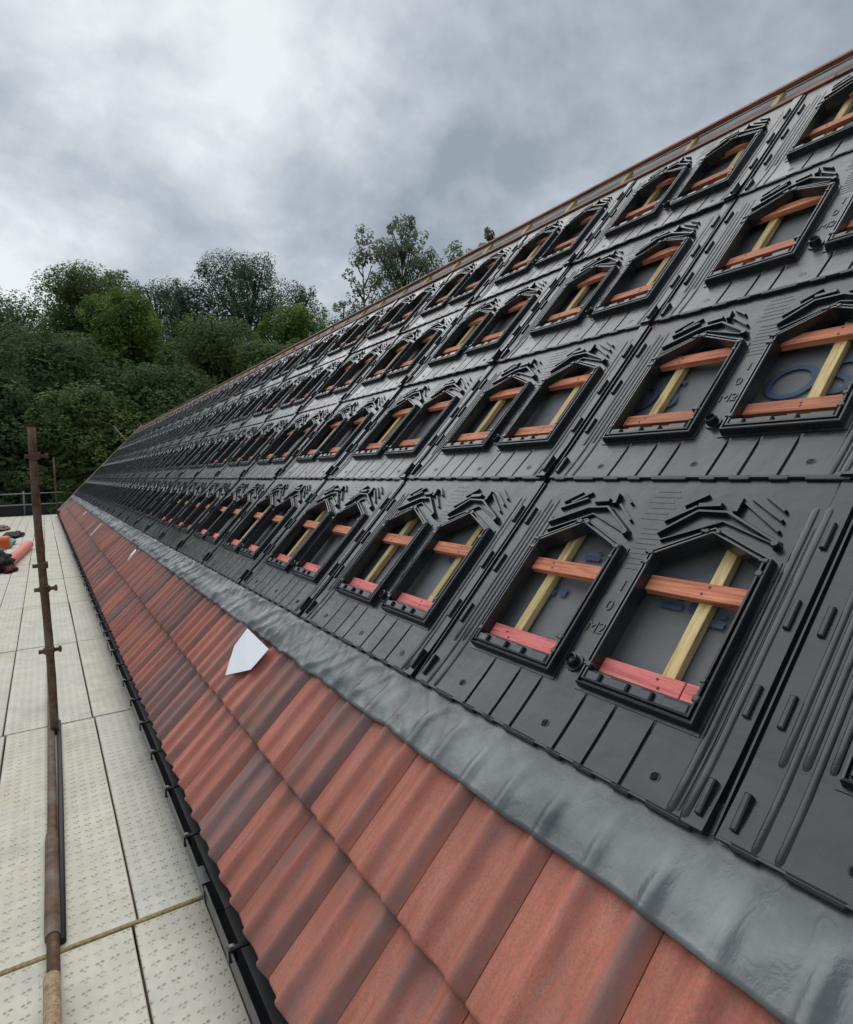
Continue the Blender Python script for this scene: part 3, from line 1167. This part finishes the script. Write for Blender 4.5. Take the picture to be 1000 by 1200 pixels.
# blue lettering printed on the underlay, seen through the openings
om = text_mesh('OS', .235, 'blue_lettering', M['print'], .0003)
dm = MB()
for dx, dy, w, h in ((0, 0, .07, .022), (.09, .004, .03, .03), (.045, .03, .02, .012)):
    dm.box(dx, dx + w, dy, dy + h, 0, .0004)
dme = dm.mesh('blue_print_mark', M['print'])
for Y, s in (((1 - .700) * P, 1.200 * P), ((1 - .16) * P, 1.215 * P)):
    hpart('blue_lettering', om, roof_frame(Y, s, -.0615))
for Y, s in (((1 - .625) * P, .455 * P), ((1 - .30) * P, .56 * P), ((1 - .21) * P, .42 * P), ((2 - .66) * P, .46 * P), ((1 - .745) * P, .43 * P), ((-.14) * P, .30 * P)):
    hpart('blue_print_mark', dme, roof_frame(Y, s, -.0615))

# loose white papers and sticks left on the tiles
b = MB()
q5 = [(2.565, -.463), (2.309, -.355), (2.292, -.225), (2.729, -.205), (2.745, -.322)]
yc_, sc_ = 2.53, -.32
pv = [(yc_ - y, s_ - sc_, z_) for (y, s_), z_ in zip(q5, (.040, .052, .050, .046, .036))]
b.add([(0, 0, .049)] + pv, [(0, (i + 1) % 5 + 1, i + 1) for i in range(5)], False)
po = obj('paper_sheet', b.mesh('paper_sheet', M['paper']), None, roof_frame(yc_, sc_, .0))
po.modifiers.new('thickness', 'SOLIDIFY').thickness = 0.0008
tag(po, 'white torn sheet lying on the red tiles just below the grey flashing', 'paper')


def lath(name, a, c, r, m, label, cat):
    b = MB()
    d = (Vector(c) - Vector(a))
    L = d.length
    b.cbox(-r, r, 0, L, -r * .4, r * .4, r * .2)
    z = d.normalized()
    x = Vector((0, -1, .2)).cross(z).normalized() if abs(z.y) > .9 else Vector((0, -1, 0))
    x = (x - z * x.dot(z)).normalized()
    n_ = x.cross(z)
    mw = Matrix(((x.x, z.x, n_.x, a[0]), (x.y, z.y, n_.y, a[1]), (x.z, z.z, n_.z, a[2]), (0, 0, 0, 1)))
    o = obj(name, b.mesh(name, m), None, mw)
    return tag(o, label, cat)


def onroof(Y, s, n):
    return tuple((roof_frame(Y, s, n)).translation)


lath('timber_lath', onroof(12.51, -.534, .045), onroof(12.43, -.250, .06), .022, M['paper'], 'thin white lath lying up the red tiles near the far end', 'lath')
lath('timber_stake', onroof(Y_FAR - .1, 2.82 * P, .03), onroof(Y_FAR + .0, 2.95 * P, .85), .04, M['pale'], 'small pale stake sticking up from the far edge of the roof', 'stake')
for Y, s, lab in ((7.43, -.25, 'small white scrap hanging from the flashing onto the tiles'), (17.4, -.257, 'pinkish scrap at the far end of the flashing edge')):
    b = MB()
    b.add([(-.05, -.09, .03), (.05, -.07, .035), (.06, .06, .045), (-.03, .08, .05), (0, 0, .055)], [(0, 1, 4), (1, 2, 4), (2, 3, 4), (3, 0, 4)], True)
    o = obj('paper_scrap', b.mesh('paper_scrap', M['paper']), None, roof_frame(Y, s * P - .02, .005))
    o.modifiers.new('thickness', 'SOLIDIFY').thickness = 0.001
    tag(o, lab, 'paper scrap')

# ------------------------------------------------------------------ scaffold deck
DY0, DL = -0.585, 2.33
DM = Matrix.Translation((-1.8, 15, DECK))
deck = empty('scaffold_deck', DM, 'pale scaffold deck of studded boards running beside the gutter', 'scaffold deck')
DI = DM.inverted()
BW = 0.258
board_me = []
for s in range(4):
    b = MB()
    g = 0.0030 + 0.0011 * s
    b.cbox(-BW / 2 + g, BW / 2 - g, -DL / 2 + .009, DL / 2 - .009, -.045, 0, .0035)
    board_me.append(b.mesh('deck_board', M['board']))
for c in range(11):
    xc = -.655 - BW / 2 - c * BW
    for r in range(-1, 14):
        yc = DY0 + DL * (r + .5)
        dx = -.008 if r < 1 else (.012 if r == 1 else 0)
        jog = random.uniform(-.006, .006)
        o = obj('deck_board', board_me[(c * 3 + r * 5) % 4], deck,
                Matrix.Translation((xc + dx + jog * .4, yc, DECK + random.uniform(-.002, .002))) @ Matrix.Rotation(random.uniform(-.002, .002), 4, 'Z'), DI)
b = MB()
for r in range(-1, 15):
    yc = DY0 + DL * r
    b.box(-3.55, -.62, yc - .03, yc + .03, DECK - .15, DECK - .048)
for x in (-.8, -1.6, -2.4, -3.2):
    b.box(x - .03, x + .03, DY0 - DL, DY0 + DL * 14, DECK - .26, DECK - .152)
obj('deck_bearer', b.mesh('deck_bearer', M['dark_tube']), deck, Matrix.Identity(4), DI)
ys_ = DY0 + DL
b = MB()
b.cbox(-1.75, -.668, ys_ - .011, ys_ + .011, DECK - .02, DECK + .006, .003)
obj('joint_strip', b.mesh('joint_strip', M['strip']), deck, Matrix.Identity(4), DI)

# upright scaffold pole with its couplers
px_, py_ = -1.140, 3.91
pole = empty('scaffold_pole', Matrix.Translation((px_, py_, DECK)), 'rusty upright scaffold pole with couplers standing on the pale deck', 'scaffold pole')
b = MB()
pts = []
for k in range(17):
    z = 2.0 * k / 16
    pts.append((.006 * math.sin(z * 3.1) - .004 * z, .004 * math.sin(z * 2.2), z))
b.tube(pts, [.0255 - .0025 * k / 16 + .0010 * math.sin(k * 2.7) for k in range(17)], 14)
obj('tube', b.mesh('tube', M['rust']), pole)
for z, rr, lug in ((.56, .032, 1), (.965, .032, 1), (1.12, .029, 0), (1.66, .028, 0), (1.82, .029, 2)):
    b = MB()
    b.tube([(0, 0, z - .022), (0, 0, z - .018), (0, 0, z + .018), (0, 0, z + .022)], [.026, rr, rr, .026], 14, True, False)
    if lug:
        b.cbox(.028, .072, -.010, .010, z - .011, z + .011, .003)
        b.tube([(.062, 0, z - .02), (.062, 0, z + .02)], .008, 8)
    b.cbox(-.058, -.028, -.012, .012, z - .014, z + .010, .003)
    obj('coupler', b.mesh('coupler', M['rust']), pole)


def lying(name, x0, y0, x1, y1, r, m, label, cat, z=None, sleeve=None):
    o = empty(name, Matrix.Translation((x0, y0, DECK)), label, cat)
    z = r if z is None else z
    b = MB()
    b.tube([(0, 0, z), ((x1 - x0) * .5 + .003, (y1 - y0) * .5, z + .002), (x1 - x0, y1 - y0, z)], r, 14)
    obj('tube', b.mesh('tube', m), o)
    if sleeve:
        b = MB()
        t0, t1, rs = sleeve
        q = [((x1 - x0) * t, (y1 - y0) * t, z + .001) for t in (t0, t0 + .01, (t0 + t1) / 2, t1 - .01, t1)]
        b.tube(q, [rs * .95, rs, rs * .98, rs, rs * .9], 14, True, False)
        obj('sleeve', b.mesh('sleeve', M['rust']), o)
    return o


lying('lying_scaffold_tube', -1.183, .62, -1.153, 5.45, .0205, M['rust'], 'long rusty tube lying along the deck boards at the foot of the pole', 'scaffold tube', None, (.245, .40, .027))
lying('dark_scaffold_tube', -1.146, 1.78, -1.114, 4.10, .0125, M['dark_tube'], 'thin dark tube lying right beside the rusty tube on the deck', 'scaffold tube')
lying('weathered_scaffold_tube', -1.180, -.6, -1.178, 1.52, .024, M['tan_tube'], 'tan weathered tube lying end on at the bottom left of the deck', 'scaffold tube', .080)

# guard rail and toe board across the far end of the deck
YE = DY0 + DL * 14 + .1
gr = empty('guard_rail', Matrix.Translation((-2, YE, DECK)), 'scaffold guard rail with posts and dark toe board across the far end of the deck', 'guard rail')
for z in (.50, 1.0):
    b = MB()
    b.tube([(-1.8, 0, z - .02), (1.6, 0, z)], .028, 8)
    obj('rail', b.mesh('rail', M['galv']), gr)
for x, h, k in ((-1.25, 1.5, 'rust'), (1.35, 2.6, 'rust'), (.1, 1.1, 'galv')):
    b = MB()
    b.tube([(x, .06, -.2), (x, .06, h)], .035, 8)
    obj('post', b.mesh('post', M[k]), gr)
b = MB()
b.box(-1.8, .95, .10, .14, 0, .55)
obj('toe_board', b.mesh('toe_board', M['netting']), gr)

# builders' clutter far down the deck


def blob(name, cx, cy, rx, ry, rz, m, label, cat, seed=0, flat=.0):
    bm = bmesh.new()
    bmesh.ops.create_icosphere(bm, subdivisions=4, radius=1)
    for v in bm.verts:
        k = 1 + .40 * noise.noise(v.co * 1.7 + Vector((seed, 0, 0))) + .22 * (.5 - abs(noise.noise(v.co * 3.3 + Vector((seed, 3, 0)))) * 2) + .12 * noise.noise(v.co * 8 + Vector((seed, 7, 0)))
        v.co = Vector((v.co.x * rx * k, v.co.y * ry * k, max(v.co.z, -.5) * rz * k))
    zmin = min(v.co.z for v in bm.verts)
    for v in bm.verts:
        v.co.z -= zmin
    me = bpy.data.meshes.new(name)
    bm.to_mesh(me)
    bm.free()
    for p_ in me.polygons:
        p_.use_smooth = True
    me.materials.append(m)
    return tag(obj(name, me, None, Matrix.Translation((cx, cy, DECK))), label, cat)


o = empty('plastic_pipe', Matrix.Translation((-1.62, 13.2, DECK)), 'salmon pink plastic pipe lying askew on the far part of the deck', 'pipe')
b = MB()
b.tube([(-.16, -.2, .10), (-.02, 1.5, .10), (.13, 3.4, .10)], .10, 16, False)
b.tube([(.13, 3.4, .10), (-.02, 1.5, .10), (-.16, -.2, .10)], .088, 16, False)
obj('tube', b.mesh('tube', M['salmon']), o)
o = empty('orange_drum', Matrix.Translation((-2.0, 14.0, DECK)), 'bright orange drum lying at the left edge of the deck', 'drum')
b = MB()
b.tube([(-.5, 0, .42), (-.48, 0, .42), (.24, .05, .42), (.25, .05, .42)], [.11, .125, .125, .10], 16)
obj('drum_body', b.mesh('drum_body', M['orange']), o)
b = MB()
b.tube([(-.2, 0, .42), (-.16, 0, .42)], .131, 16)
obj('band', b.mesh('band', M['salmon']), o)
blob('tool_bag', -2.0, 12.9, .34, .50, .20, M['bag'], 'dark lumpy tool bag under the orange drum at the left edge', 'bag', 3)
blob('maroon_cloth', -1.74, 12.7, .13, .35, .06, M['maroon'], 'maroon cloth spilling out beside the dark bag', 'cloth', 8)
blob('teal_cloth', -2.15, 17.8, .30, 1.1, .13, M['teal'], 'pale teal cloth heap behind the orange drum', 'cloth', 5)
blob('black_sheet', -1.95, 21.0, .26, 1.2, .05, M['bag'], 'flat black sheet lying behind the teal cloth', 'sheet', 6)
blob('brown_sack', -2.5, 24.0, .3, 1.1, .07, M['rust'], 'low brown sack furthest away on the deck', 'sack', 7)

# ------------------------------------------------------------------ trees and woodland
LM = {
    'dark': m_leaf('leaf_dark', (0.064, 0.103, 0.046), (0.110, 0.161, 0.070), (0.164, 0.222, 0.094)),
    'blue': m_leaf('leaf_blue_green', (0.056, 0.094, 0.060), (0.096, 0.142, 0.091), (0.139, 0.190, 0.119)),
    'mid': m_leaf('leaf_mid', (0.080, 0.124, 0.048), (0.130, 0.184, 0.068), (0.19, 0.245, 0.09)),
    'light': m_leaf('leaf_light', (0.078, 0.134, 0.035), (0.149, 0.228, 0.057), (0.227, 0.315, 0.081)),
    'pale': m_leaf('leaf_pale', (0.13, 0.165, 0.11), (0.20, 0.245, 0.155), (0.26, 0.30, 0.20)),
}


def at(px, d, py=None):
    """point at horizontal distance d seen in the direction of picture column px"""
    v = Fv + Rv * ((px - 500) / 711.4) - Uv * (((560 if py is None else py) - 600) / 711.4)
    k = d / math.hypot(v.x, v.y)
    return CAM + v * k


def leaves(centres, radii, n, size, m, name):
    c = np.array(centres)
    r = np.array(radii)
    w = (r.max(axis=1) ** 1.8)
    idx = rng.choice(len(c), n, p=w / w.sum())
    d = rng.normal(size=(n, 3))
    d /= np.linalg.norm(d, axis=1)[:, None]
    rad = rng.uniform(.35, 1, n) ** .45
    pos = c[idx] + d * r[idx] * rad[:, None]
    nn = rng.normal(size=(n, 3)) * .36 + d * .75 + np.array([0, 0, .70])
    nn /= np.linalg.norm(nn, axis=1)[:, None]
    a = np.cross(nn, rng.normal(size=(n, 3)))
    a /= np.linalg.norm(a, axis=1)[:, None] + 1e-9
    t = a
    bt = np.cross(nn, a)
    s = size * rng.uniform(.6, 1.35, n)[:, None]
    V = np.stack([pos - t * s * .5, pos + bt * s * .32, pos + t * s * .5, pos - bt * s * .32], 1).reshape(-1, 3)
    me = bpy.data.meshes.new(name)
    me.vertices.add(4 * n)
    me.vertices.foreach_set('co', V.astype(np.float32).ravel())
    me.loops.add(4 * n)
    me.loops.foreach_set('vertex_index', np.arange(4 * n, dtype=np.int32))
    me.polygons.add(n)
    me.polygons.foreach_set('loop_start', np.arange(0, 4 * n, 4, dtype=np.int32))
    me.polygons.foreach_set('loop_total', np.full(n, 4, dtype=np.int32))
    me.materials.append(m)
    me.update(calc_edges=True)
    return me


def tree(name, px, top_py, width_px, dist, m, label, n=16000, leaf=.215, airy=1.0, bottom=.12, clumps=70, group='trees in the wood behind the roof'):
    base = at(px, dist)
    top = at(px, dist, top_py).z
    w = width_px / 711.4 * dist * .97
    base.z = GROUND
    hgt = top - GROUND
    root = empty(name, Matrix.Translation(base), label, 'tree', group)
    rr = random.Random(int(px * 7 + dist))
    c0 = hgt * bottom
    cs, rs = [], []
    for k in range(clumps):
        z = c0 + (hgt - c0) * rr.random() ** .8 * .97
        t = (z - c0) / (hgt - c0)
        prof = (max(0.0, 1 - (max(0, t - .35) / .66) ** 2.2)) ** .5 * min(1, .6 + t)
        q = rr.uniform(.3, 1.0)
        an = rr.uniform(0, 2 * math.pi)
        R_ = w * .5 * max(.10, prof)
        cr_ = w * rr.uniform(.07, .17) * airy
        cs.append((math.cos(an) * R_ * q * .9, math.sin(an) * R_ * q * .9, min(z, hgt - cr_ * .8)))
        rs.append((cr_, cr_, cr_ * rr.uniform(.7, 1.0)))
    for k in range(clumps // 2):     # shoots breaking the outline
        an = rr.uniform(0, 2 * math.pi)
        t = rr.uniform(.35, 1.0)
        prof = (max(0.0, 1 - (max(0, t - .35) / .68) ** 2.2)) ** .5
        R_ = w * .5 * max(.08, prof)
        c_ = w * rr.uniform(.025, .05)
        cs.append((math.cos(an) * R_, math.sin(an) * R_, c0 + (hgt - c0) * t - c_ * .5))
        rs.append((c_, c_, c_ * rr.uniform(1.0, 1.9)))
    cr_ = w * .09 * airy
    cs.append((0, 0, hgt - cr_ * .75))
    rs.append((cr_, cr_, cr_ * .75))
    crown = obj('crown', leaves(cs, rs, int(n * 1.35), leaf, m, 'crown'), root)
    if airy == 1.0 and n > 15000:    # denser inner foliage that closes the middle of the crown
        inner = [(0, 0, c0 + (hgt - c0) * f) for f in (.12, .3, .48, .66, .8)]
        ri = [(w * k, w * k, (hgt - c0) * .17) for k in (.34, .38, .38, .31, .19)]
        obj('inner_foliage', leaves(inner, ri, 6000, .5, m, 'inner_foliage'), crown)
    b = MB()
    r0 = max(.16, hgt * .018) * (.5 if name == 'slender_tree' else 1)
    b.tube([(0, 0, -.1), (.1, .05, hgt * .3), (.05, -.1, hgt * .6), (0, 0, hgt * .9)], [r0, r0 * .75, r0 * .45, .03], 9)
    for k in range(0, len(cs), 2):
        c = Vector(cs[k])
        s = Vector((.06, 0, max(hgt * .2, c.z - w * .35)))
        mid = s.lerp(c, .5) + Vector((0, 0, -.2))
        b.tube([s, mid, c], [r0 * .35, r0 * .22, .03], 5, False)
    obj('trunk', b.mesh('trunk', M['bark']), root)
    return root


tree('broadleaf_tree', 10, 346, 190, 64, LM['dark'], 'dark rounded tree at the far left edge of the wood', 30000)
tree('broadleaf_tree', 112, 311, 150, 64, LM['mid'], 'tall loose mid green tree with feathery top, left of centre', 34000)
tree('broadleaf_tree', 158, 316, 80, 66, LM['mid'], 'narrow mid green top joined to the feathery tree on its right', 12000)
tree('broadleaf_tree', 196, 327, 90, 78, LM['blue'], 'small dark top peeping between the feathery tree and the dark dome', 14000)
tree('broadleaf_tree', 300, 302, 185, 76, LM['blue'], 'tallest dark blue green domed tree behind the roof', 40000)
tree('broadleaf_tree', 238, 328, 140, 75, LM['blue'], 'dark shoulder tree left of the domed tree', 20000)
tree('broadleaf_tree', 352, 328, 110, 75, LM['blue'], 'dark shoulder tree right of the domed tree', 14000)
tree('broadleaf_tree', 358, 356, 140, 58, LM['light'], 'bright green bushy tree touching the roof ridge', 30000)
tree('broadleaf_tree', 408, 352, 70, 66, LM['light'], 'small bright green tree just left of the sparse tall tree', 12000)
tree('broadleaf_tree', 160, 348, 170, 54, LM['light'], 'light yellowish green crown in the middle of the wood', 36000)
tree('broadleaf_tree', 258, 374, 170, 52, LM['mid'], 'broad mid green crown under the dark dome', 32000)
tree('broadleaf_tree', 70, 386, 170, 50, LM['dark'], 'dark crown low on the left of the wood', 28000)
tree('broadleaf_tree', 330, 400, 150, 46, LM['mid'], 'lower green crown against the far slope of the roof', 24000)
tree('broadleaf_tree', 190, 428, 170, 45, LM['dark'], 'dark lower crown above the far gable end', 28000)
tree('broadleaf_tree', 105, 455, 150, 42, LM['mid'], 'small olive crown low in front of the wood', 22000)
tree('broadleaf_tree', 5, 432, 140, 44, LM['dark'], 'dark crown lowest at the left edge of the picture', 22000)
tree('broadleaf_tree', -90, 346, 190, 58, LM['dark'], 'dark tree beyond the left edge of the picture', 20000)
tree('slender_tree', 478, 256, 112, 52, LM['pale'], 'sparse tall tree with pale leaves rising above the roof ridge', 15000, .22, 1.0, .22, 95)
tree('slender_tree', 433, 262, 54, 52, LM['pale'], 'thin sparse stem of leaves left of the sparse tall tree', 2600, .24, 1.5, .2, 40)
tree('slender_tree', 540, 281, 76, 54, LM['pale'], 'few leafy twigs just over the ridge, right of the sparse tree', 3000, .24, 1.2, .4, 26)
tree('slender_tree', 577, 266, 34, 54, LM['pale'], 'smallest pair of leafy twigs furthest right over the ridge', 1300, .25, 1.3, .5, 14)

# dense undergrowth filling the wood below and behind the crowns
cs, rs = [], []
rr = random.Random(11)
for k in range(170):
    px = rr.uniform(-160, 400)
    d = rr.uniform(44, 80)
    q = at(px, d)
    cs.append((q.x, q.y, GROUND + rr.uniform(1.5, 11.5)))
    rs.append((rr.uniform(1.8, 3.2), rr.uniform(1.8, 3.2), rr.uniform(1.4, 2.6)))
for k in range(190):
    px = rr.uniform(-200, 400)
    d = rr.uniform(80, 92)
    q = at(px, d)
    top = at(px, d, 340 + 10 * math.sin(px * .05) + (18 if px > 330 else 0)).z
    cs.append((q.x, q.y, GROUND + 1 + (top - GROUND - 3.2) * rr.random() ** .7))
    rs.append((3.4, 3.4, 3.0))
for k in range(90):
    px = rr.uniform(420, 1100)
    d = rr.uniform(70, 92)
    q = at(px, d)
    cs.append((q.x, q.y, GROUND + rr.uniform(1, 9)))
    rs.append((3.2, 3.2, 2.6))
um = leaves(cs, rs, 150000, .38, LM['mid'], 'woodland_undergrowth')
tag(obj('woodland_undergrowth', um), 'dark undergrowth filling the wood below the tree crowns', 'undergrowth', kind='stuff')
